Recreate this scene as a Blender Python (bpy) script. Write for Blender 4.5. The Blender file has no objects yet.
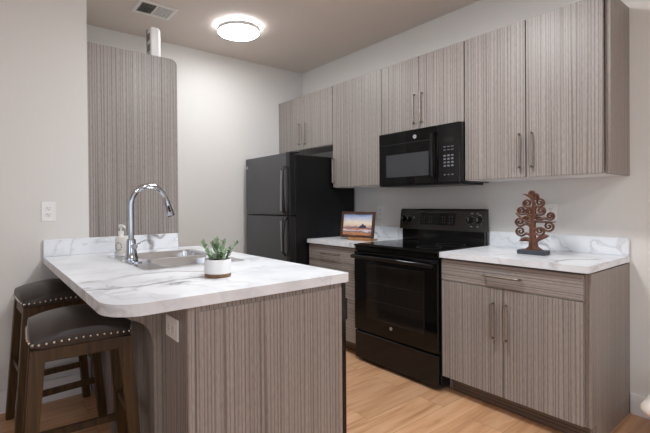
import bpy, bmesh, math, random
from mathutils import Vector, Matrix
random.seed(7)
sc = bpy.context.scene
C = sc.collection

# ------------------------------------------------------------------ camera
cam_d = bpy.data.cameras.new('camera'); cam = bpy.data.objects.new('camera', cam_d); C.objects.link(cam)
yaw, pit, rol = math.radians(52.6783), math.radians(-.3814), math.radians(-.4642)
F = Vector((-math.sin(yaw), math.cos(yaw), 0)); R = Vector((math.cos(yaw), math.sin(yaw), 0)); Zv = Vector((0, 0, 1))
F2 = F*math.cos(pit) + Zv*math.sin(pit); U = Zv*math.cos(pit) - F*math.sin(pit)
R2 = R*math.cos(rol) + U*math.sin(rol); U2 = U*math.cos(rol) - R*math.sin(rol)
M = Matrix((R2, U2, -F2)).transposed().to_4x4(); M.translation = Vector((3.8075, -2.9954, 1.2333))
cam.matrix_world = M
cam_d.sensor_width = 36; cam_d.lens = 416.4326/650*36
cam_d.shift_x = (325-298.5576)/650; cam_d.shift_y = (206.4465-216.5)/650
cam_d.clip_start = .02
sc.camera = cam

# ------------------------------------------------------------------ light and exposure
w = bpy.data.worlds.new('world'); sc.world = w; w.use_nodes = True
w.node_tree.nodes['Background'].inputs[0].default_value = (.75, .85, 1, 1)
w.node_tree.nodes['Background'].inputs[1].default_value = 1.0
def area(name, loc, rot, sx, sy, power, col):
    l = bpy.data.lights.new(name, 'AREA'); l.shape = 'RECTANGLE'; l.size = sx; l.size_y = sy; l.energy = power; l.color = col
    o = bpy.data.objects.new(name, l); o.location = loc; o.rotation_euler = rot; C.objects.link(o); return o
# added fill light at the two made-up windows out of view
area('added_fill_rear', (4.9, -6.35, 1.55), (math.radians(90), 0, 0), 2.6, 1.7, 3, (.94, .97, 1))
area('added_fill_side', (7.35, -3.4, 1.55), (math.radians(90), 0, math.radians(90)), 2.6, 1.7, 4, (.94, .97, 1))
LAMP = 23.0      # kitchen lamp; the unseen lamps are set where they are placed
sc.view_settings.view_transform = 'Standard'; sc.view_settings.look = 'None'
sc.view_settings.gamma = 1; sc.view_settings.use_curve_mapping = False
sc.view_settings.exposure = 0.98

# ------------------------------------------------------------------ materials
def srgb(r, g, b):
    f = lambda c: (c/255/12.92 if c/255 <= .04045 else ((c/255+.055)/1.055)**2.4)
    return (f(r), f(g), f(b), 1)
class NT:
    def __init__(s, name):
        s.m = bpy.data.materials.new(name); s.m.use_nodes = True; s.t = s.m.node_tree; s.b = s.t.nodes['Principled BSDF']
    def n(s, typ, **kw):
        x = s.t.nodes.new(typ)
        for k, v in kw.items():
            if k.startswith('i_'):
                x.inputs[k[2:]].default_value = v
            else: setattr(x, k, v)
        return x
    def l(s, a, ai, b, bi): s.t.links.new(a.outputs[ai], b.inputs[bi])
    def ramp(s, src, out, stops):
        r = s.n('ShaderNodeValToRGB'); e = r.color_ramp.elements
        while len(e) < len(stops): e.new(.5)
        for k, (p, c) in enumerate(stops): e[k].position = p; e[k].color = c
        s.l(src, out, r, 'Fac'); return r
    def mapping(s, scale, rot=(0, 0, 0), rnd=True):
        tc = s.n('ShaderNodeTexCoord'); mp = s.n('ShaderNodeMapping'); mp.inputs['Scale'].default_value = scale; mp.inputs['Rotation'].default_value = rot
        if rnd:
            oi = s.n('ShaderNodeObjectInfo'); mu = s.n('ShaderNodeVectorMath', operation='MULTIPLY_ADD')
            cx = s.n('ShaderNodeCombineXYZ'); s.l(oi, 'Random', cx, 0); s.l(oi, 'Random', cx, 1); s.l(oi, 'Random', cx, 2)
            mu.inputs[1].default_value = (3.7, 5.1, 2.3); s.l(cx, 0, mu, 0); s.l(tc, 'Object', mu, 2); s.l(mu, 0, mp, 0)
        else: s.l(tc, 'Object', mp, 0)
        return mp
def plain(name, col, rough=.5, metal=0, spec=.5, bump=None, **kw):
    x = NT(name); b = x.b; b.inputs['Base Color'].default_value = col; b.inputs['Roughness'].default_value = rough; b.inputs['Metallic'].default_value = metal
    b.inputs['Specular IOR Level'].default_value = spec
    for k, v in kw.items(): b.inputs[k].default_value = v
    mp = x.mapping((1, 1, 1)); no = x.n('ShaderNodeTexNoise'); no.inputs['Scale'].default_value = bump[0] if bump else 14
    no.inputs['Detail'].default_value = 3
    x.l(mp, 0, no, 'Vector')
    if bump:
        bp = x.n('ShaderNodeBump'); bp.inputs['Strength'].default_value = bump[1]; bp.inputs['Distance'].default_value = .002
        x.l(no, 'Fac', bp, 'Height'); x.l(bp, 0, b, 'Normal')
    mr = x.n('ShaderNodeMapRange'); mr.inputs['To Min'].default_value = max(0, rough-.04); mr.inputs['To Max'].default_value = min(1, rough+.04)
    x.l(no, 'Fac', mr, 'Value'); x.l(mr, 0, b, 'Roughness')
    return x.m
def laminate(name, axis, period, light, mid, dark, rough=.42):
    """fine parallel grain lines: axis 'z' = vertical grain, 'x' = horizontal grain"""
    x = NT(name)
    mp = x.mapping((1, 1, 1)); sp = x.n('ShaderNodeSeparateXYZ'); x.l(mp, 0, sp, 0)
    def math_(op, a, ai, v=None, b=None, bi=0):
        m = x.n('ShaderNodeMath', operation=op); x.l(a, ai, m, 0)
        if b is not None: x.l(b, bi, m, 1)
        else: m.inputs[1].default_value = v
        return m
    if axis == 'z': u = math_('ADD', sp, 0, b=sp, bi=1); along = sp, 2
    else: u = math_('ADD', sp, 2, b=sp, bi=1); along = sp, 0
    al = math_('MULTIPLY', along[0], along[1], 1.0)
    def noise(fu, fa, det, ro=.5):
        a = math_('MULTIPLY', u, 0, fu); b = math_('MULTIPLY', al, 0, fa); c = x.n('ShaderNodeCombineXYZ'); x.l(a, 0, c, 0); x.l(b, 0, c, 1)
        n = x.n('ShaderNodeTexNoise'); n.inputs['Scale'].default_value = 1; n.inputs['Detail'].default_value = det; n.inputs['Roughness'].default_value = ro; x.l(c, 0, n, 'Vector'); return n
    k = 1/period
    wob = math_('MULTIPLY', noise(.55*k, .25, 1), 0, 13.0)
    ph = math_('MULTIPLY', u, 0, 2*math.pi*k); ad = math_('ADD', ph, 0, b=wob); sn = math_('SINE', ad, 0, 0)
    h = x.n('ShaderNodeMapRange'); h.inputs['From Min'].default_value = -1; x.l(sn, 0, h, 'Value')
    cols = x.ramp(h, 0, [(.0, dark), (.16, mid), (.42, light), (1, light)])
    def mul(a, ai, src, stops):
        r = x.ramp(src, 'Fac', stops); m = x.n('ShaderNodeMix', data_type='RGBA', blend_type='MULTIPLY'); m.inputs[0].default_value = 1
        x.l(a, ai, m, 6); x.l(r, 0, m, 7); return m
    m = mul(cols, 0, noise(3.2*k, .8, 2, .6), [(.34, (.80, .79, .78, 1)), (.48, (1, 1, 1, 1)), (.7, (1.08, 1.08, 1.08, 1))])
    m = mul(m, 2, noise(5*k, 28, 1.5, .6), [(.32, (.84, .835, .83, 1)), (.62, (1.06, 1.06, 1.06, 1))])
    m = mul(m, 2, noise(.35*k, .3, 1), [(.35, (.91, .905, .9, 1)), (.55, (1, 1, 1, 1))])
    x.l(m, 2, x.b, 'Base Color'); x.b.inputs['Roughness'].default_value = rough
    bp = x.n('ShaderNodeBump'); bp.inputs['Strength'].default_value = .04; bp.inputs['Distance'].default_value = .001
    x.l(h, 0, bp, 'Height'); x.l(bp, 0, x.b, 'Normal')
    return x.m
LL, LM, LD = srgb(156, 148, 143), srgb(141, 132, 127), srgb(122, 113, 107)
lam_v = laminate('laminate_vertical_grain', 'z', .018, LL, LM, LD)
lam_h = laminate('laminate_horizontal_grain', 'x', .018, LL, LM, LD)
lam_side = laminate('laminate_side_grain', 'z', .016, srgb(146, 136, 129), srgb(136, 126, 119), srgb(120, 109, 102), .4)
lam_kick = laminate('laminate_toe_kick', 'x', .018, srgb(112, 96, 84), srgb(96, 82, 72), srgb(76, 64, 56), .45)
def marble():
    x = NT('white_marble_laminate'); mp = x.mapping((1, 1, 1), rnd=False)
    d = x.n('ShaderNodeTexNoise'); d.inputs['Scale'].default_value = 2.2; d.inputs['Detail'].default_value = 5; x.l(mp, 0, d, 'Vector')
    mx = x.n('ShaderNodeVectorMath', operation='MULTIPLY_ADD'); mx.inputs[1].default_value = (.55, .55, .55)
    x.l(d, 'Color', mx, 0); x.l(mp, 0, mx, 2)
    def vein(scale, wd, seed):
        m2 = x.n('ShaderNodeMapping'); m2.inputs['Scale'].default_value = (scale, scale*.75, scale); m2.inputs['Location'].default_value = (seed, seed*.7, seed*.3); m2.inputs['Rotation'].default_value = (.3, .2, .7)
        x.l(mx, 0, m2, 0)
        n = x.n('ShaderNodeTexNoise'); n.inputs['Scale'].default_value = 1; n.inputs['Detail'].default_value = 3; n.inputs['Roughness'].default_value = .45; x.l(m2, 0, n, 'Vector')
        a = x.n('ShaderNodeMath', operation='SUBTRACT'); a.inputs[1].default_value = .5; x.l(n, 'Fac', a, 0)
        b = x.n('ShaderNodeMath', operation='ABSOLUTE'); x.l(a, 0, b, 0)
        c = x.n('ShaderNodeMapRange'); c.inputs['From Max'].default_value = wd; c.inputs['To Min'].default_value = 1; c.inputs['To Max'].default_value = 0; x.l(b, 0, c, 'Value'); return c
    v1, v2 = vein(1.9, .022, 3.1), vein(4.2, .03, 8.3)
    msk = x.n('ShaderNodeTexNoise'); msk.inputs['Scale'].default_value = 2.6; msk.inputs['Detail'].default_value = 2; x.l(mp, 0, msk, 'Vector')
    mr = x.ramp(msk, 'Fac', [(.42, (0, 0, 0, 1)), (.62, (1, 1, 1, 1))])
    q1 = x.n('ShaderNodeMath', operation='MULTIPLY'); x.l(v1, 0, q1, 0); x.l(mr, 0, q1, 1)
    q2 = x.n('ShaderNodeMath', operation='MULTIPLY'); q2.inputs[1].default_value = .35; x.l(v2, 0, q2, 0)
    q3 = x.n('ShaderNodeMath', operation='MULTIPLY'); x.l(q2, 0, q3, 0); x.l(mr, 0, q3, 1)
    ad = x.n('ShaderNodeMath', operation='ADD', use_clamp=True); x.l(q1, 0, ad, 0); x.l(q3, 0, ad, 1)
    cl = x.n('ShaderNodeTexNoise'); cl.inputs['Scale'].default_value = 3.5; cl.inputs['Detail'].default_value = 4; x.l(mx, 0, cl, 'Vector')
    base = x.ramp(cl, 'Fac', [(.3, srgb(210, 213, 218)), (.55, srgb(232, 235, 239)), (.8, srgb(236, 239, 243))])
    mm = x.n('ShaderNodeMix', data_type='RGBA'); x.l(ad, 0, mm, 0); x.l(base, 0, mm, 6); mm.inputs[7].default_value = srgb(128, 126, 128)
    x.l(mm, 2, x.b, 'Base Color'); x.b.inputs['Roughness'].default_value = .3
    return x.m
marble_m = marble()
def floor_mat():
    x = NT('oak_plank_floor'); tc = x.n('ShaderNodeTexCoord'); mp = x.n('ShaderNodeMapping'); mp.inputs['Rotation'].default_value = (0, 0, math.radians(90)); x.l(tc, 'Object', mp, 0)
    br = x.n('ShaderNodeTexBrick'); br.inputs['Scale'].default_value = 1; br.inputs['Brick Width'].default_value = 1.25; br.inputs['Row Height'].default_value = .18
    br.inputs['Mortar Size'].default_value = .0009; br.inputs['Mortar Smooth'].default_value = .2; br.offset = .37; br.inputs['Bias'].default_value = 0
    br.inputs['Color1'].default_value = (.25, .25, .25, 1); br.inputs['Color2'].default_value = (.75, .75, .75, 1); br.inputs['Mortar'].default_value = (0, 0, 0, 1); x.l(mp, 0, br, 'Vector')
    m2 = x.n('ShaderNodeMapping'); m2.inputs['Scale'].default_value = (1.1, 14, 1); x.l(mp, 0, m2, 0)
    ad = x.n('ShaderNodeVectorMath', operation='MULTIPLY_ADD'); ad.inputs[1].default_value = (9, 31, 5); x.l(br, 'Color', ad, 0); x.l(m2, 0, ad, 2)
    g = x.n('ShaderNodeTexNoise'); g.inputs['Scale'].default_value = 1.4; g.inputs['Detail'].default_value = 5; g.inputs['Roughness'].default_value = .6; g.inputs['Distortion'].default_value = .6; x.l(ad, 0, g, 'Vector')
    r = x.ramp(g, 'Fac', [(.25, srgb(160, 114, 77)), (.45, srgb(199, 153, 114)), (.62, srgb(214, 172, 135)), (.8, srgb(184, 139, 101))])
    tint = x.ramp(br, 'Color', [(.2, (.84, .82, .8, 1)), (.8, (1.06, 1.05, 1.04, 1))])
    m = x.n('ShaderNodeMix', data_type='RGBA', blend_type='MULTIPLY'); m.inputs[0].default_value = 1; x.l(r, 0, m, 6); x.l(tint, 0, m, 7)
    mo = x.n('ShaderNodeMix', data_type='RGBA'); x.l(br, 'Fac', mo, 0); x.l(m, 2, mo, 6); mo.inputs[7].default_value = srgb(110, 80, 55)
    x.l(mo, 2, x.b, 'Base Color'); x.b.inputs['Roughness'].default_value = .42
    return x.m
floor_m = floor_mat()
wall_m = plain('wall_paint', srgb(221, 219, 215), .75, bump=(220, .06))
ceil_m = plain('ceiling_paint', srgb(224, 216, 209), .85, bump=(260, .08))
trim_m = plain('trim_white', srgb(228, 227, 226), .45)
white_mel = plain('white_melamine', srgb(232, 230, 228), .4)
white_pl = plain('white_plastic', srgb(236, 236, 234), .35)
grey_pl = plain('grey_plastic', srgb(120, 120, 122), .45)
dark_pl = plain('dark_plastic', srgb(28, 28, 30), .4)
nickel = plain('brushed_nickel', srgb(160, 151, 143), .34, 1)
chrome = plain('chrome', srgb(190, 196, 204), .09, 1)
steel = plain('stainless_steel', srgb(226, 227, 229), .17, 1)
black_gl = plain('black_gloss_enamel', srgb(13, 13, 14), .12, 0, .4)
black_gla = plain('black_glass', srgb(8, 8, 9), .05, 0, .36)
black_sat = plain('black_satin', srgb(20, 20, 22), .3)
black_tex = plain('black_textured_steel', srgb(15, 16, 18), .36, 0, .3, bump=(500, .25))
slate = plain('slate_steel', srgb(98, 99, 102), .38, .75)
handle_grey = plain('handle_grey', srgb(150, 151, 154), .3, .6)
win_gl = plain('oven_window_glass', srgb(24, 22, 21), .08)
mw_win = plain('microwave_window_mesh', srgb(58, 59, 62), .22)
key_m = plain('key_grey', srgb(104, 107, 114), .5)
print_m = plain('printed_marks', srgb(150, 152, 156), .5)
glyph_m = plain('badge_silver', srgb(205, 206, 208), .3, .6)
leather = plain('dark_leather', srgb(60, 54, 51), .4, bump=(160, .35))
nail_m = plain('nailhead_nickel', srgb(205, 200, 192), .22, 1)
def wood(name, a, b, scale=(60, 60, 3), rough=.45):
    x = NT(name); mp = x.mapping(scale); n = x.n('ShaderNodeTexNoise'); n.inputs['Scale'].default_value = 1; n.inputs['Detail'].default_value = 3; x.l(mp, 0, n, 'Vector')
    r = x.ramp(n, 'Fac', [(.3, a), (.7, b)]); x.l(r, 0, x.b, 'Base Color'); x.b.inputs['Roughness'].default_value = rough; return x.m
walnut = wood('walnut_stain', srgb(40, 26, 8), srgb(84, 57, 20))
carv = wood('carved_brown_wood', srgb(60, 34, 23), srgb(112, 67, 44), (90, 90, 12), .5)
oakl = wood('light_wood', srgb(140, 92, 58), srgb(184, 132, 88), (20, 80, 80), .45)
bandw = wood('wood_band', srgb(112, 80, 54), srgb(146, 110, 78), (20, 20, 120), .5)
framew = wood('dark_frame_wood', srgb(52, 33, 24), srgb(88, 58, 42), (40, 40, 40), .4)
slateblk = plain('charcoal_block', srgb(58, 62, 72), .55)
ceram = plain('white_ceramic', srgb(240, 241, 242), .3)
soil = plain('soil', srgb(52, 42, 34), .9, bump=(90, .8))
def leafmat():
    x = NT('sage_leaf'); mp = x.mapping((30, 30, 30)); n = x.n('ShaderNodeTexNoise'); n.inputs['Scale'].default_value = 1; x.l(mp, 0, n, 'Vector')
    r = x.ramp(n, 'Fac', [(.3, srgb(86, 118, 74)), (.5, srgb(144, 172, 134)), (.7, srgb(196, 212, 186))]); x.l(r, 0, x.b, 'Base Color'); x.b.inputs['Roughness'].default_value = .5; return x.m
leaf_m = leafmat()
soap_m = plain('ivory_soap_bottle', srgb(236, 233, 224), .25)
clearish = plain('frosted_white_plastic', srgb(238, 238, 236), .25)
cush_m = plain('white_cushion', srgb(222, 214, 206), .22)
def emis(name, col, s):
    x = NT(name); x.b.inputs['Base Color'].default_value = (.8, .8, .8, 1); x.b.inputs['Emission Color'].default_value = col; x.b.inputs['Emission Strength'].default_value = s; return x.m
def canvas():
    x = NT('painted_landscape'); tc = x.n('ShaderNodeTexCoord'); sp = x.n('ShaderNodeSeparateXYZ'); x.l(tc, 'Generated', sp, 0)
    mp = x.n('ShaderNodeMapping'); mp.inputs['Scale'].default_value = (4, 1, 9); x.l(tc, 'Generated', mp, 0)
    n = x.n('ShaderNodeTexNoise'); n.inputs['Scale'].default_value = 1; n.inputs['Detail'].default_value = 5; x.l(mp, 0, n, 'Vector')
    ma = x.n('ShaderNodeMath', operation='MULTIPLY_ADD'); ma.inputs[1].default_value = .3; x.l(n, 'Fac', ma, 0)
    su = x.n('ShaderNodeMath', operation='SUBTRACT'); su.inputs[1].default_value = .15; x.l(sp, 2, su, 0); x.l(su, 0, ma, 2)
    r = x.ramp(ma, 0, [(0, srgb(120, 72, 48)), (.1, srgb(196, 140, 100)), (.17, srgb(120, 92, 92)), (.24, srgb(214, 214, 226)), (.31, srgb(196, 128, 88)), (.38, srgb(96, 100, 128)), (.44, srgb(222, 190, 170)), (.6, srgb(232, 218, 196)), (.8, srgb(186, 192, 214)), (1, srgb(128, 146, 186))])
    x.l(r, 0, x.b, 'Base Color'); x.b.inputs['Roughness'].default_value = .35; return x.m
canvas_m = canvas()

# ------------------------------------------------------------------ mesh helpers
def BM(): return bmesh.new()
def box(bm, x0, x1, y0, y1, z0, z1, bev=0.0, seg=1):
    r = bmesh.ops.create_cube(bm, size=1); vs = r['verts']
    for v in vs:
        v.co = Vector((x0 if v.co.x < 0 else x1, y0 if v.co.y < 0 else y1, z0 if v.co.z < 0 else z1))
    if bev:
        es = list({e for v in vs for e in v.link_edges})
        bmesh.ops.bevel(bm, geom=es, offset=bev, segments=seg, profile=.5, affect='EDGES', clamp_overlap=True)
    return bm
def bx(x0, x1, y0, y1, z0, z1, bev=0.0015, seg=1): return box(BM(), min(x0, x1), max(x0, x1), min(y0, y1), max(y0, y1), min(z0, z1), max(z0, z1), bev, seg)
def tube(bm, pts, rad, n=10, flat=None, caps=True):
    """sweep a round (or flat=(a,b) scaled along a fixed axis) section along pts"""
    pts = [Vector(p) for p in pts]; rings = []
    if not hasattr(rad, '__len__'): rad = [rad]*len(pts)
    prev = None
    for k, p in enumerate(pts):
        t = (pts[min(k+1, len(pts)-1)] - pts[max(k-1, 0)]).normalized()
        if flat is not None: a = Vector(flat[0]).normalized(); b = t.cross(a).normalized()
        else:
            ref = prev if prev is not None else (Vector((0, 0, 1)) if abs(t.z) < .9 else Vector((1, 0, 0)))
            b = t.cross(ref).normalized(); a = b.cross(t).normalized(); prev = a
        ring = []
        for j in range(n):
            q = 2*math.pi*j/n
            if flat is not None: off = a*math.cos(q)*flat[1] + b*math.sin(q)*rad[k]
            else: off = a*math.cos(q)*rad[k] + b*math.sin(q)*rad[k]
            ring.append(bm.verts.new(p+off))
        rings.append(ring)
    for A, B in zip(rings, rings[1:]):
        for j in range(n): bm.faces.new((A[j], A[(j+1) % n], B[(j+1) % n], B[j]))
    if caps: bm.faces.new(rings[0][::-1]); bm.faces.new(rings[-1])
    return bm
def lathe(bm, prof, n=28, cx=0, cy=0, sx=1, sy=1):
    rings = []
    for r, z in prof:
        if r < 1e-6: rings.append([bm.verts.new((cx, cy, z))]); continue
        rings.append([bm.verts.new((cx+sx*r*math.cos(2*math.pi*j/n), cy+sy*r*math.sin(2*math.pi*j/n), z)) for j in range(n)])
    for A, B in zip(rings, rings[1:]):
        for j in range(n):
            if len(A) == 1 and len(B) == 1: continue
            if len(A) == 1: bm.faces.new((A[0], B[(j+1) % n], B[j]))
            elif len(B) == 1: bm.faces.new((A[j], A[(j+1) % n], B[0]))
            else: bm.faces.new((A[j], A[(j+1) % n], B[(j+1) % n], B[j]))
    return bm
def prism(bm, loop, vec):
    """extrude a planar loop of points by vec"""
    a = [bm.verts.new(p) for p in loop]; b = [bm.verts.new(Vector(p)+Vector(vec)) for p in loop]
    bm.faces.new(a[::-1]); bm.faces.new(b); n = len(a)
    for k in range(n): bm.faces.new((a[k], a[(k+1) % n], b[(k+1) % n], b[k]))
    return bm
def root_of(o):
    while o.parent: o = o.parent
    return o
def obj(name, bm, mat, parent=None, smooth=False, label=None, local=False):
    me = bpy.data.meshes.new(name)
    bmesh.ops.recalc_face_normals(bm, faces=bm.faces[:])
    if parent is not None and not local:
        off = root_of(parent).location
        bmesh.ops.translate(bm, verts=bm.verts[:], vec=-off)
    bm.to_mesh(me); bm.free(); me.materials.append(mat)
    if smooth:
        for p in me.polygons: p.use_smooth = True
        try: me.set_sharp_from_angle(angle=math.radians(40))
        except Exception: pass
    o = bpy.data.objects.new(name, me); C.objects.link(o)
    if parent is not None: o.parent = parent
    if label: o['label'] = label
    return o
def tag(o, label, cat, group=None):
    o['label'] = label; o['category'] = cat
    if group: o['group'] = group
    return o
def thing(name, label, cat, loc=(0, 0, 0), rz=0, group=None):
    o = bpy.data.objects.new(name, None); o.empty_display_size = .1; C.objects.link(o); o.location = loc; o.rotation_euler = (0, 0, rz)
    return tag(o, label, cat, group)
def struct(name, bm, mat, parent=None):
    o = obj(name, bm, mat, parent)
    if parent is None: o['kind'] = 'structure'
    return o
def text_mesh(name, body, size, mat, parent, loc, rot, extr=.0006):
    cu = bpy.data.curves.new(name, 'FONT'); cu.body = body; cu.size = size; cu.extrude = extr; cu.align_x = 'CENTER'; cu.align_y = 'CENTER'
    t = bpy.data.objects.new(name, cu); C.objects.link(t)
    bpy.context.view_layer.update()
    me = bpy.data.meshes.new_from_object(t.evaluated_get(bpy.context.evaluated_depsgraph_get())); bpy.data.objects.remove(t); me.materials.clear(); me.materials.append(mat)
    o = bpy.data.objects.new(name, me); C.objects.link(o); o.parent = parent
    o.location = Vector(loc) - root_of(parent).location; o.rotation_euler = rot
    return o
def disc_y(bm, cx, cz, y0, y1, r, n=24):
    return tube(bm, [(cx, y0, cz), (cx, y1, cz)], r, n)
def badge(parent, x, y, z, r):
    parent = root_of(parent)
    b = obj('badge', disc_y(BM(), x, z, y, y+.004, r), glyph_m, parent, True, 'round silver maker badge')
    text_mesh('monogram', 'GE', r*1.05, dark_pl, b, (x, y-.0004, z), (math.radians(90), 0, 0))

# ------------------------------------------------------------------ the room
XN, YN, HC = .765, -2.427, 2.748
struct('floor', bx(-.1, 7.6, -6.6, .1, -.1, 0, 0), floor_m)
struct('ceiling', bx(-.1, 7.6, -6.6, .1, HC, HC+.1, 0), ceil_m)
struct('wall_back', bx(-.1, 7.6, 0, .1, 0, HC, 0), wall_m)
struct('wall_left', bx(-.15, -.035, YN, 0, 0, HC, 0), wall_m)
struct('wall_near', bx(-.1, XN, -6.6, YN, 0, HC, 0), wall_m)
def wall_hole(name, axis, pos, a0, a1, h0, h1, z0, z1):
    bm = BM()
    def q(s0, s1, t0, t1):
        if axis == 'y': box(bm, s0, s1, pos-.1, pos, t0, t1)
        else: box(bm, pos, pos+.1, s0, s1, t0, t1)
    q(a0, h0, 0, HC); q(h1, a1, 0, HC); q(h0, h1, 0, z0); q(h0, h1, z1, HC)
    struct(name, bm, wall_m)
wall_hole('wall_rear', 'y', -6.5, XN, 7.6, 3.5, 6.3, .6, 2.45)
wall_hole('wall_right', 'x', 7.5, -6.5, 0, -4.8, -2.0, .6, 2.45)
def window(name, axis, pos, h0, h1, z0, z1):
    bm = BM()
    def q(s0, s1, t0, t1):
        if axis == 'y': box(bm, s0, s1, pos-.08, pos+.01, t0, t1, .003)
        else: box(bm, pos-.01, pos+.08, s0, s1, t0, t1, .003)
    t = .06; q(h0, h1, z0, z0+t); q(h0, h1, z1-t, z1); q(h0, h0+t, z0, z1); q(h1-t, h1, z0, z1); m = (h0+h1)/2; q(m-t/2, m+t/2, z0, z1)
    struct(name, bm, trim_m)
window('added_window_1', 'y', -6.5, 3.5, 6.3, .6, 2.45)  # made-up window out of view, added to carry light
window('added_window_2', 'x', 7.5, -4.8, -2.0, .6, 2.45)  # second invented window, likewise unseen and added for the light
def base_board(name, x0, x1, y0, y1, h): struct(name, bx(x0, x1, y0, y1, 0, h, .004, 2), trim_m)
base_board('baseboard_near', XN, XN+.014, -6.4, -2.46, .135)
base_board('baseboard_back', 3.0525, 7.4, -.014, 0, .118)
base_board('baseboard_left', -.035, -.021, YN, -.02, .118)

# ------------------------------------------------------------------ ceiling lamps and vent
def lamp(x, y, label, power=LAMP):
    t = thing('ceiling_lamp', label, 'lamp', (x, y, HC), 0, 'flush ceiling lamps')
    z = HC
    obj('mounting_plate', lathe(BM(), [(0, z-.0005), (.10, z-.0005), (.10, z-.018), (0, z-.018)], 32, x, y), white_pl, t, True)
    obj('glow_ring', lathe(BM(), [(.10, z-.020), (.162, z-.020), (.162, z-.024), (.10, z-.024)], 40, x, y), emis('lamp_halo_glow', (.945, .972, 1, 1), 11), t, True)
    obj('rim', lathe(BM(), [(.160, z-.024), (.180, z-.024), (.180, z-.056), (.172, z-.056), (.172, z-.028), (.160, z-.028)], 48, x, y), plain('lamp_rim_grey', srgb(214, 213, 212), .4), t, True)
    obj('diffuser', lathe(BM(), [(.170, z-.030), (.170, z-.057), (.165, z-.062), (.10, z-.065), (0, z-.066)], 48, x, y), emis('lamp_diffuser_glow', (.945, .972, 1, 1), power), t, True)
    return t
lamp(.68, -1.235, 'round white flush ceiling lamp glowing near the fridge corner')
lamp(4.25, -1.75, 'round white flush ceiling lamp beyond the end of the cabinet run', 24)
lamp(5.5, -2.45, 'added unseen flush ceiling lamp in the living area, farthest from the fridge', 62)  # unseen lamp, added to fill the wall below the upper cabinets
lamp(2.3, -1.55, 'added unseen flush ceiling lamp over the aisle in front of the range', 60)  # lamp out of view, added to brighten the upper cabinets
v = thing('ceiling_vent', 'white rectangular ceiling air vent with slanted louvres', 'vent', (.55, -1.905, HC))
bm = BM()
for a in ((.445, .67, -2.05, -2.025), (.445, .67, -1.785, -1.76), (.445, .47, -2.025, -1.785), (.645, .67, -2.025, -1.785), (.47, .645, -1.915, -1.905)): box(bm, *a, HC-.008, HC-.0005, .0015)
obj('frame', bm, white_pl, v)
obj('backing', bx(.47, .645, -2.025, -1.785, HC-.002, HC-.0006, 0), plain('vent_dark', srgb(70, 66, 60), .8), v)
bm = BM()
for k in range(9):
    for (y0, y1, sg) in ((-2.024, -1.916, 1), (-1.904, -1.786, -1)):
        x0 = .474+k*.019
        a = Vector((x0, y0, HC-.0025)); d = Vector((.013*sg, 0, -.006)) if sg > 0 else Vector((.014, 0, -.0015))
        prism(bm, [a, a+d, a+d+Vector((0, 0, .0012)), a+Vector((0, 0, .0012))], (0, y1-y0, 0))
obj('louvre', bm, white_pl, v)

# ------------------------------------------------------------------ cabinets
def pull(name, parent, p0, p1, out=(0, -1, 0), r=.0072, so=.03):
    p0, p1, out = Vector(p0), Vector(p1), Vector(out); d = (p1-p0).normalized(); bm = BM()
    a, b = p0+out*so, p1+out*so
    tube(bm, [p0, p0+out*(so*.8), p0+out*so+d*.006], r*.9, 8); tube(bm, [p1, p1+out*(so*.8), p1+out*so-d*.006], r*.9, 8)
    tube(bm, [a-d*.002, b+d*.002], r, 10)
    return obj(name, bm, nickel, parent, True)
UG = 'grey wood-grain upper cabinets'
def upper(x0, x1, z0, z1, doors, label, handles, edge=.016):
    t = thing('upper_cabinet', label, 'cabinet', ((x0+x1)/2, -.16, z0), 0, UG)
    yf = -.315
    obj('side_panel', bx(x0, x0+.016, yf, -.002, z0, z1), lam_side, t); obj('side_panel', bx(x1-edge, x1, yf, -.002, z0, z1), lam_side, t)
    obj('top_panel', bx(x0+.0165, x1-edge-.0005, yf+.001, -.002, z1-.016, z1-.001, 0), lam_side, t)
    obj('bottom_panel', bx(x0+.0165, x1-edge-.0005, yf-.0005, -.002, z0-.001, z0+.016, 0), white_mel, t, label='white underside panel')
    obj('back_panel', bx(x0+.0165, x1-edge-.0005, -.008, -.002, z0+.0165, z1-.0165, 0), white_mel, t)
    for k, (a, b) in enumerate(doors):
        d = obj('door', bx(a, b, -.337, -.317, z0+.003, z1-.002, .001), lam_v, t)
        if handles[k]:
            hx, h0, h1 = handles[k]; pull('handle', d, (hx, -.3372, h0), (hx, -.3372, h1))
    return t
upper(-.032, .8605, 1.792, 2.35, [(-.029, .4095), (.414, .858)], 'short two-door wood-grain cabinet above the fridge', [(.355, 1.85, 2.06), (.447, 1.85, 2.06)])
upper(.8625, 1.4665, 1.3817, 2.35, [(.865, 1.464)], 'single-door wood-grain cabinet between fridge and microwave', [(.888, 1.43, 1.65)])
upper(1.4685, 2.2165, 1.791, 2.35, [(1.471, 1.840), (1.8445, 2.214)], 'short two-door wood-grain cabinet over the black microwave', [(1.805, 1.845, 2.06), (1.872, 1.845, 2.06)])
upper(2.2185, 3.052, 1.3817, 2.35, [(2.221, 2.619), (2.6245, 3.022)], 'tall two-door wood-grain cabinet above the tree sculpture', [(2.585, 1.448, 1.652), (2.658, 1.448, 1.652)], .028)

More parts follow.
